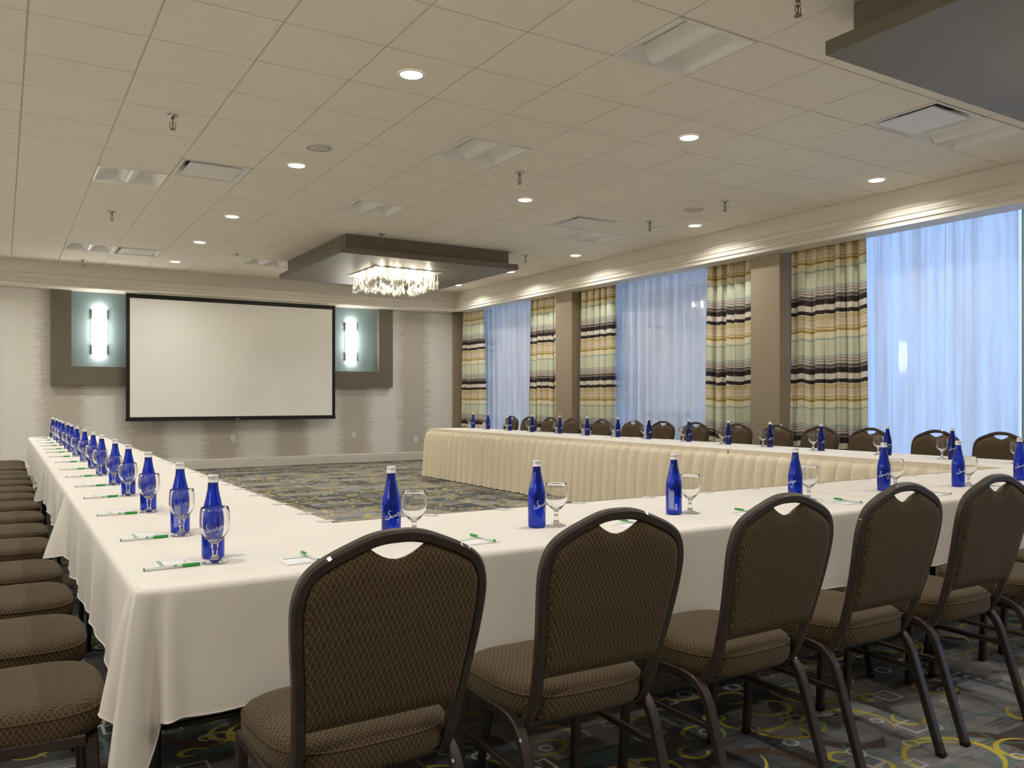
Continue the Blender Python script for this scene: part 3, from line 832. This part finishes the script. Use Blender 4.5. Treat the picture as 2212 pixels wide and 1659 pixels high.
def skirt(path, label, seed, clips=()):
    r = random.Random(seed); P = [Vector((*p, 0)) for p in path]
    # arc length samples
    segs = []
    tot = 0
    for a, b in zip(P, P[1:]): segs.append((tot, a, b)); tot += (b-a).length
    def at(s):
        for t0, a, b in reversed(segs):
            if s >= t0-1e-6:
                d = (b-a).normalized(); return a + d*(s-t0), Vector((-d.y, d.x, 0))
    # irregular pleats
    s = 0; knots = []
    while s < tot:
        w = .10 + .09*r.random(); knots.append((s, w, .040 + .024*r.random())); s += w
    st = []
    for k, w, a in knots:
        for q in (0, .16, .34, .5, .66, .84): st.append((min(tot, k + w*(q + .10*math.sin(2*PI*q))), 1.15*a*math.sin(2*PI*q), a))
    st.append((tot, 0, 0))
    n = len(st)
    Z = [TZ-.002, TZ-.018, TZ-.036, TZ-.045, TZ-.09, TZ-.20, .36, .18, .018]
    A = [.02, .02, .02, .30, .55, .85, 1., 1.05, 1.1]
    mb = MB()
    def fn(u, v):
        s, o, a = st[round(u*(n-1))]; j = round(v*(len(Z)-1))
        p, nv = at(s)
        q = p + nv*(.013 + (.050*(j-2)/6. + .018 if j > 2 else 0.) + o*A[j])
        return (q.x, q.y, Z[j])
    mb.grid(fn, n, len(Z))
    o = mb.build('table_skirt', M['skirt'], fix=False)
    # shirred header band
    hb = MB()
    m = int(tot/.012)
    hb.grid(lambda u, v: (lambda p, nv: (p.x + nv.x*(.0135 + .0012*math.sin(u*m*PI)), p.y + nv.y*(.0135 + .0012*math.sin(u*m*PI)), TZ+.0045 - .038*v))(*at(min(tot, u*tot))), m*2+1, 2)
    hb.build('header_band', M['skirt'], o, fix=False)
    for s in clips:
        p, nv = at(s)
        q = MB(); t = Vector((-nv.y, nv.x, 0))
        def pt(a, b, z): w = p + t*a + nv*b; return (w.x, w.y, z)
        z1 = TZ+.0042; z2 = TZ+.0052
        vs = [pt(-.022, -.042, z1), pt(.022, -.042, z1), pt(.022, .018, z1), pt(-.022, .018, z1)]
        q.add(vs + [(x, y, z2) for x, y, z in vs], [(3,2,1,0), (4,5,6,7), (0,1,5,4), (1,2,6,5), (2,3,7,6), (3,0,4,7)])
        q.add([pt(-.016, .018, z2), pt(.016, .018, z2), pt(.016, .020, z1-.03), pt(-.016, .020, z1-.03)], [(0,1,2,3)])
        q.build('skirt_clip', M['clip'], o)
    return tag(o, label, 'table skirt', 'cream pleated table skirts')
# outward normal is to the left of the travel direction
skirt([(XR0, YF1), (XR0, 5.35)], 'cream pleated skirt on the window-side run, at its end away from the screen', 1)
skirt([(XR0, 5.36), (XR0, 9.35)][::1], 'cream pleated skirt in the middle of the window-side run', 2)
skirt([(XR0, 9.36), (XR0, 11.56), (XR1, 11.56)], 'cream pleated skirt turning the screen end of the window-side run', 3)
for o in [o for o in C.objects if o.name.startswith('table_skirt')]:
    pass
skirt([(XL1, 7.0), (XL1, 11.42)][::-1], 'cream skirt on the inner edge of the run opposite the windows, screen end', 4, [.3+.42*k for k in range(10)])
skirt([(XL1, 6.99), (XL1, YF1+.02)], 'cream skirt on the inner edge of the run opposite the windows, corner end', 5, [6.99-y for y in (6.6, 6.2, 5.8, 5.4, 5.1, 4.78, 4.53, 4.27, 3.95, 3.57, 3.22, 2.98)])
skirt([(XL1+.05, YF1), (3.40, YF1)], 'cream skirt along the inner edge of the table facing the screen', 6, [x-XL1-.05 for x in (1.43, 1.76, 2.15, 2.55, 2.92, 3.25)])
skirt([(3.41, YF1), (XR0-.05, YF1)], 'cream skirt on the inner edge of the facing table, toward the windows', 7, [x-3.41 for x in (3.75, 4.15, 4.60, 4.84, 5.2)])

# ------------------------------------------------------------------ chairs
OUT = [(0, .930), (.035, .9285), (.07, .921), (.11, .906), (.15, .889), (.185, .868), (.207, .84), (.2185, .80), (.2195, .755), (.214, .69), (.206, .62), (.198, .54), (.193, .47)]
def lean(z): return -.165 - .115*((z-.42)/.51) - .015*math.sin(PI*max(0, min(1, (z-.42)/.51)))
def make_chair():
    root = empty('banquet_chair')
    ins = .0125
    half = []
    for i, (x, z) in enumerate(OUT):
        a = OUT[max(0, i-1)]; b = OUT[min(len(OUT)-1, i+1)]
        tx, tz = b[0]-a[0], b[1]-a[1]; l = math.hypot(tx, tz); nx, nz = tz/l, -tx/l      # inward
        if i == 0: nx, nz = 0, -1
        half.append((x + nx*ins, z + nz*ins))
    rt = [(x, lean(z), z) for x, z in half]
    rt += [(.180, -.158, .425), (.180, -.135, .392), (.180, -.09, .380), (.180, .02, .386), (.180, .13, .392)]
    lf = [(-x, y, z) for x, y, z in rt[1:]][::-1]
    MB().sweep(spline(lf + rt, 4), .027, .027, r=.42, up=(1,0,0)).build('back_frame', M['bronze'], root)
    # backrest cushion
    zb = .515
    tops = spline([(x, 0, z) for x, z in OUT], 8)
    def ftop(x):
        x = abs(x)
        for p, q in zip(tops, tops[1:]):
            if p.x <= x <= q.x + 1e-9 and q.x > p.x: return p.z + (q.z-p.z)*(x-p.x)/(q.x-p.x)
        return .78
    def wz(z):
        if z > .80: return .200
        for p, q in zip(tops, tops[1:]):
            if q.z <= z <= p.z: return p.x + (q.x-p.x)*(p.z-z)/(p.z-q.z+1e-9) - .019
        return .176
    def topz(u):
        x = u*.200; z = ftop(x/.200*.2185 if abs(u) > .95 else x*1.04) - .0225
        if abs(x) < .062: z = min(z, .867 + .028*(abs(x)/.062)**1.8)
        return z - .02*max(0, abs(u)-.9)/.1
    nu, nv = 33, 23
    def pt(u, v, side):
        uu = math.copysign(abs(2*u-1)**.85, 2*u-1)
        zt = topz(uu); z = zb + (zt-zb)*v
        x = uu*min(wz(z), .200)
        e = min(1., 10*(1-abs(uu)))*min(1., 10*v)*min(1., 9*(1-v))
        th = .012 + (.020 if side > 0 else .010)*math.sqrt(max(0, e)) if e > 0 else 0.004
        return (x, lean(z) + side*th, z)
    mb = MB()
    for s in (1, -1): mb.grid(lambda u, v, s=s: pt(u, v, s), nu, nv, flip=(s < 0))
    # rim joining front and back
    def rim(k):
        e = []
        for i in range(nu): e.append((i/(nu-1), 0))
        for j in range(1, nv): e.append((1, j/(nv-1)))
        for i in range(nu-2, -1, -1): e.append((i/(nu-1), 1))
        for j in range(nv-2, 0, -1): e.append((0, j/(nv-1)))
        return e
    E = rim(0); n = len(E)
    vs = [pt(u, v, 1) for u, v in E] + [pt(u, v, -1) for u, v in E]
    mb.add(vs, [(i, (i+1) % n, n+(i+1) % n, n+i) for i in range(n)], True)
    bk = mb.build('backrest', M['fabric'], root)
    # seat cushion
    mb = MB(); n = 48
    def se(a, w, d, p=3.6):
        c, s = math.cos(a), math.sin(a)
        k = (abs(c)**p + abs(s)**p)**(-1/p); return w*k*c, d*k*s
    rings = [(.86, .396), (.955, .398), (.985, .404), (1., .418), (1.005, .440), (.995, .456), (.965, .470), (.90, .4785), (.75, .484), (.5, .487), (.25, .488)]
    def ring(k, z):
        out = []
        for i in range(n):
            x, y = se(2*PI*i/n, .214*k, .206*k)
            x *= 1 + .05*(y/.206)
            out.append((x, y + .018, z))
        return out
    vs = [p for k, z in rings for p in ring(k, z)]; m = len(rings)
    fs = [(j*n+i, j*n+(i+1) % n, (j+1)*n+(i+1) % n, (j+1)*n+i) for j in range(m-1) for i in range(n)]
    mb.add(vs, fs, True); mb.add([p for p in ring(.25, .488)], [tuple(range(n))], True); mb.add(ring(.86, .396), [tuple(range(n))[::-1]])
    seat = mb.build('seat', M['fabric'], root)
    MB().sweep(ring(.9985, .4575), .005, round_=True, n=6, closed=True).build('piping', M['fabric'], seat)
    MB().box(-.17, .17, -.13, .20, .372, .397).build('seat_pan', M['black_metal'], root)
    for s in (-1, 1):
        x = s*.203
        pts = spline([(x, .17, .396), (x, .0, .398), (x, -.09, .396), (x, -.135, .378), (x, -.165, .34), (x, -.19, .27), (x, -.275, .012)], 5)
        MB().sweep(pts, .026, .028, r=.3, up=(1,0,0)).build('leg', M['bronze'], root)
        MB().sweep([(x*.97, .185, .396), (x*.985, .195, .20), (x, .205, .012)], .026, .026, r=.3, up=(1,0,0)).build('leg', M['bronze'], root)
        MB().sweep([(x, .196, .275), (x, -.190, .27)], .018, .018, r=.4, up=(1,0,0)).build('stretcher', M['bronze'], root)
    MB().sweep([(-.19, -.125, .383), (.19, -.125, .383)], .018, .014, r=.4).build('cross_bar', M['bronze'], root)
    MB().sweep([(-.19, .19, .385), (.19, .19, .385)], .018, .018, r=.4).build('cross_bar', M['bronze'], root)
    for x, y in ((-.203, -.277), (.203, -.277), (-.203, .205), (.203, .205)):
        MB().bevbox(x-.014, x+.014, y-.014, y+.014, 0, .016, .003).build('glide', M['black_metal'], root)
    return root
ORD = ['first', 'second', 'third', 'fourth', 'fifth', 'sixth', 'seventh', 'eighth', 'ninth', 'tenth', 'eleventh', 'twelfth', 'thirteenth', 'fourteenth', 'fifteenth', 'sixteenth']
ch0 = make_chair(); used = [False]
def chair(x, y, rz, label, group):
    if not used[0]:
        used[0] = True; o = ch0; o.location = (x, y, 0); o.rotation_euler = (0,0,rz)
    else: o = copy_tree(ch0, (x, y, 0), rz)
    tag(o, label, 'chair', group); return o
for i, (x, y, a) in enumerate([(.706, 1.845, 1.), (1.313, 1.857, -1.5), (1.918, 1.857, 1.), (2.490, 1.86, 0.), (3.055, 1.862, -1.), (3.64, 1.862, 1.), (4.22, 1.87, 0.)]):
    chair(x-.012, y+.010, R(a), ORD[i] + ' brown banquet chair from the table corner, in the row facing the screen', 'chairs facing the projection screen')
for i, y in enumerate((2.40, 2.98, 3.55, 4.10, 4.80, 5.38, 5.99, 6.63, 7.20, 7.78, 8.39, 9.0, 9.5, 10.2, 10.65, 11.15)):
    chair(.006 + rnd.uniform(-.008, .003), y, R(-90 + rnd.uniform(-1.5, 1.5)), ORD[i] + ' brown banquet chair from the table corner, in the row facing the windows', 'chairs facing the windows')
for i, y in enumerate((11.28, 10.745, 10.17, 9.60, 8.92, 8.28, 7.70, 7.13, 6.49, 5.94, 5.385, 4.83, 4.18, 3.64, 3.05)):
    chair(6.70 + rnd.uniform(-.006, .012), y, R(90 + rnd.uniform(-2, 2)), ORD[i] + ' brown banquet chair from the screen wall, with its back to the window curtains', 'chairs along the window side')

# ------------------------------------------------------------------ bottles, goblets, pens, pads
def wrap(pts, r, z0, off=0.):
    return [(r*math.sin(u/r + off), -r*math.cos(u/r + off), z0 + v) for u, v in pts]
def ribbon(mb, pts, w, r, z0, wf=None, off=0.):
    P = spline([(x, y, 0) for x, y in pts], 5); n = len(P); A = []
    for i, p in enumerate(P):
        t = (P[min(n-1, i+1)] - P[max(0, i-1)]); l = t.length or 1; nx, ny = -t.y/l, t.x/l
        k = w*(wf(i/(n-1)) if wf else 1)
        A.append(((p.x+nx*k, p.y+ny*k), (p.x-nx*k, p.y-ny*k)))
    vs = wrap([a for ab in A for a in ab], r, z0, off)
    mb.add(vs, [(2*i, 2*i+1, 2*i+3, 2*i+2) for i in range(n-1)], True)
def text_mesh(s, size):
    cu = bpy.data.curves.new('t', 'FONT'); cu.body = s; cu.size = size; cu.align_x = 'CENTER'; cu.resolution_u = 2
    o = bpy.data.objects.new('t', cu); C.objects.link(o)
    dg = bpy.context.evaluated_depsgraph_get(); me = o.evaluated_get(dg).to_mesh()
    v = [tuple(p.co) for p in me.vertices]; f = [tuple(p.vertices) for p in me.polygons]
    o.evaluated_get(dg).to_mesh_clear(); bpy.data.objects.remove(o); bpy.data.curves.remove(cu)
    return v, f
def make_bottle():
    root = empty('water_bottle')
    prof = [(.0005, .004), (.024, .002), (.0285, .0), (.0305, .003), (.0315, .009), (.0317, .03), (.0317, .108), (.0312, .118), (.0292, .132), (.0262, .147), (.0228, .162), (.0192, .178), (.0162, .193), (.0145, .206), (.0138, .217), (.0138, .228), (.0005, .228)]
    MB().lathe(prof, 32, cap=False).build('glass_body', M['cobalt'], root)
    MB().lathe([(.0155, .2165), (.0158, .219), (.0152, .2205), (.0145, .221), (.0146, .226), (.0141, .2268), (.0146, .2276), (.0146, .236), (.0136, .2385), (.0005, .2388)], 28).build('cap', M['cap'], root)
    r = .0320
    pr = MB(); k = .0020
    slope = .30
    def L(pts, x0, w=.00042, wf=None):
        K = 1.42
        ribbon(pr, [((x0+x)*K + .004, y*K + (x0+x)*K*slope) for x, y in pts], w*1.5, r, .079, wf)
    m = .001
    calli = lambda t: .7 + 1.0*math.sin(PI*t)**2
    # swash S
    L([(9*m, 15.5*m), (6.5*m, 18*m), (4*m, 16.5*m), (4*m, 12*m), (7*m, 8*m), (7.5*m, 3.5*m), (4*m, .5*m), (-1*m, 0), (-4.2*m, 2.5*m), (-2.5*m, 6*m), (1.5*m, 6.2*m), (4*m, 5*m)], -22*m, .00055, calli)
    def a_(x): L([(4*m, 4.6*m), (2*m, 5*m), (.3*m, 2.6*m), (1.2*m, .5*m), (3*m, 1.6*m), (4.1*m, 4.8*m), (3.9*m, 1.2*m), (5.2*m, .6*m), (6.2*m, 2*m)], x)
    def r_(x): L([(0, .5*m), (1*m, 4.8*m), (1.1*m, 3.2*m), (2.4*m, 5*m), (3.5*m, 4.4*m)], x)
    def t_(x):
        L([(2.2*m, 10*m), (1.6*m, 4*m), (1.8*m, .8*m), (3*m, .8*m), (4*m, 2*m)], x); L([(0*m, 6*m), (4.2*m, 6.6*m)], x)
    def o_(x): L([(2.4*m, 5*m), (.6*m, 3.4*m), (1*m, .8*m), (3*m, .9*m), (3.8*m, 3.4*m), (2.4*m, 5*m), (4.8*m, 4.6*m)], x)
    def g_(x): L([(4*m, 4.6*m), (2*m, 5*m), (.4*m, 2.6*m), (1.4*m, .6*m), (3.2*m, 2*m), (4.1*m, 4.8*m), (3.4*m, -2*m), (1*m, -5*m), (-1*m, -3.4*m), (2.4*m, -.8*m), (6*m, 1.6*m)], x)
    a_(-14.5*m); r_(-8.6*m); a_(-5.2*m); t_(.4*m); o_(4.4*m); g_(9.2*m); a_(14.6*m)
    for s, sz, zz in (('SINCE', .0042, .066), ('1872', .0042, .0595)):
        v, f = text_mesh(s, sz*1.3)
        pr.add(wrap([(x+.012, y) for x, y, _ in v], r, zz), f)
    o1 = pr.build('front_print', M['print'], root, fix=False); o1['kind'] = 'stuff'; pr = MB()
    # back label: lines of small print and a bar code
    q = random.Random(3)
    for j in range(9):
        u0 = -.010 + j*.0026; z = .022
        while z < .098 - .003*(j % 3):
            l = .003 + .005*q.random()
            pr.add(wrap([(u0, z), (u0+.0012, z), (u0+.0012, z+l), (u0, z+l)], r, 0, PI), [(0,1,2,3)]); z += l + .0011
    z = .020
    while z < .045:
        h = .0004 + .0008*q.random()
        pr.add(wrap([(.016, z), (.020, z), (.0245, z), (.0245, z+h), (.020, z+h), (.016, z+h)], r, 0, PI), [(0,1,4,5), (1,2,3,4)]); z += h + .0006
    o2 = pr.build('back_print', M['print'], root, fix=False); o2['kind'] = 'stuff'
    return root
def make_goblet():
    root = empty('water_goblet')
    prof = [(.0005, .0015), (.020, .001), (.034, .0), (.0352, .0012), (.034, .0026), (.022, .007), (.012, .013), (.0078, .022), (.0070, .032), (.0080, .040), (.0100, .046), (.0085, .050), (.0105, .055), (.0200, .064), (.0310, .077), (.0385, .092), (.0412, .108), (.0410, .122), (.0392, .140), (.0372, .1535), (.0365, .155), (.0358, .1535),
            (.0378, .140), (.0396, .122), (.0398, .108), (.0371, .093), (.0296, .079), (.0180, .067), (.008, .0625), (.0005, .0615)]
    MB().lathe(prof, 40, cap=False).build('glass', M['goblet'], root)
    return root
def make_pen():
    root = empty('ballpoint_pen')
    def along(prof, mat, name, parent=root):
        mb = MB().lathe(prof, 14); mb.v = [(z, y, x + .0048) for x, y, z in mb.v]; return mb.build(name, mat, parent)
    along([(.0036, -.074), (.0045, -.0735), (.0046, -.071)], M['green'], 'end_plug')
    along([(.0046, -.071), (.0046, .024)], M['pen_white'], 'barrel')
    along([(.0049, .024), (.0050, .030), (.0046, .068), (.0034, .071), (.002, .0715)], M['green'], 'cap')
    rr = .00475
    def onb(v): return [(x, -rr*math.sin(y/rr + .6), rr*math.cos(y/rr + .6) + .0048) for x, y in v]
    tx = MB()
    v, f = text_mesh('Holiday Inn', .0056)
    tx.add(onb([(-x - .030, y-.001) for x, y, _ in v]), f)
    tx.build('printed_name', M['green'], root, fix=False)
    sq = MB(); sq.grid(lambda u, w: onb([(.002+.0075*u, -.0015 + .006*w)])[0], 2, 5)
    so = sq.build('logo_square', M['green'], root, fix=False)
    rr = .00485
    v, f = text_mesh('H', .0062)
    MB().add(onb([(-x*1.0+.0058, -y*-1.0-.0007) for x, y, _ in v]), f).build('logo_letter', M['pen_white'], so, fix=False)
    return root
def make_pad():
    root = empty('notepad')
    MB().box(-.045, .045, -.055, .055, 0, .0035).build('sheets', M['paper'], root)
    for k in (0, 1): MB().box(-.037+.006*k, -.0335+.006*k, -.045, .045, .0035, .0038).build('green_stripe', M['green'], root)
    tx = MB(); v, f = text_mesh('Holiday Inn', .0085)
    tx.add([(.036 - y*1., x, .0039) for x, y, _ in v], f); tx.build('printed_name', M['green'], root, fix=False)
    return root
protos = {'b': make_bottle(), 'g': make_goblet(), 'p': make_pen(), 'n': make_pad()}; seen = set()
ZTOP = TZ + .0038
def put(k, x, y, rz, label, cat, group, dz=0., tilt=0.):
    if k in seen: o = copy_tree(protos[k], (x, y, ZTOP+dz), rz)
    else: seen.add(k); o = protos[k]; o.location = (x, y, ZTOP+dz); o.rotation_euler = (0,0,rz)
    if tilt: o.rotation_euler = (0, tilt, rz)
    tag(o, label, cat, group); return o
W1 = ' from the table corner on the run opposite the windows'
W2 = ' from the table corner on the table facing the screen'
W3 = ' from the screen wall on the window-side run'
LB = [2.442, 2.976, 3.648, 4.304, 4.883, 5.512, 6.096, 6.80, 7.45, 8.10, 8.62, 9.24, 9.82, 10.48, 11.08]
G1, G2, G3 = 'settings on the run opposite the windows', 'settings on the table facing the screen', 'settings on the window-side run'
# azimuth from a bottle to the camera; print faces -Y locally
def face(x, y, extra): return math.atan2(-y, -x) + PI/2 + R(extra)
ex = [4, 160, 30, 38, 75, 100, 20, 150, 140, 60, 10, 80, 30, 120, 60]
for i, y in enumerate(LB):
    x = .517 + .004*math.sin(i*2.1); y += .026
    put('b', x, y, face(x, y, ex[i]), ORD[i] + ' blue glass water bottle' + W1, 'bottle', 'bottles: ' + G1)
    put('g', x-.012+.004*math.sin(i), y-.079, i*.7, ORD[i] + ' empty stemmed goblet' + W1, 'glass', 'goblets: ' + G1)
    yp = y - .055
    put('n', x-.115, yp+.018, R(3*math.sin(i*1.7)), ORD[i] + ' small white notepad' + W1, 'notepad', 'notepads: ' + G1)
    put('p', x-.125, yp-.045, R(3+4*math.sin(i*2.9)), ORD[i] + ' green-capped white pen' + W1, 'pen', 'pens: ' + G1)
FB = [(1.058, 2.452), (1.604, 2.422), (2.25, 2.414), (3.015, 2.451), (3.719, 2.488), (4.223, 2.401), (4.848, 2.409)]
exf = [25, 42, 160, -52, 12, 48, 20]
for i, (x, y) in enumerate(FB):
    x += .016; y += .026
    put('b', x, y, face(x, y, exf[i]), ('third blue bottle, bar code showing,' if i == 2 else ORD[i] + ' blue glass water bottle') + W2, 'bottle', 'bottles: ' + G2)
    put('g', x+.076, y-.012, i*.9, ORD[i] + ' empty stemmed goblet' + W2, 'glass', 'goblets: ' + G2)
for i, (x, y, a) in enumerate([(.72, 2.285, 88), (1.292, 2.295, 90), (1.93, 2.30, 92), (2.52, 2.29, 90), (3.155, 2.30, 84), (3.80, 2.28, 88), (4.35, 2.29, 90)]):
    put('n', x, y, R(a-180), ORD[i] + ' small white notepad' + W2, 'notepad', 'notepads: ' + G2)
    put('p', x+.028, y+.02, R(a+3), ORD[i] + ' green-capped white pen' + W2, 'pen', 'pens: ' + G2, dz=.0038)
RB = [(6.278, 11.30), (6.224, 10.738), (6.225, 10.103), (6.227, 9.52), (6.249, 8.886), (6.225, 8.26), (6.27, 7.71), (6.254, 7.134), (6.246, 6.488), (6.207, 5.884), (6.188, 5.34), (6.134, 4.724), (6.10, 4.061), (6.095, 3.521), (6.10, 2.98)]
for i, (x, y) in enumerate(RB):
    x += .012; y += .02
    put('b', x, y, face(x, y, 30+40*math.sin(i*1.9)), ORD[i] + ' blue glass water bottle' + W3, 'bottle', 'bottles: ' + G3)
    put('g', x-.010, y+.076, i*.8, ORD[i] + ' empty stemmed goblet' + W3, 'glass', 'goblets: ' + G3)
    put('n', x+.09, y-.22, R(180), ORD[i] + ' small white notepad' + W3, 'notepad', 'notepads: ' + G3)
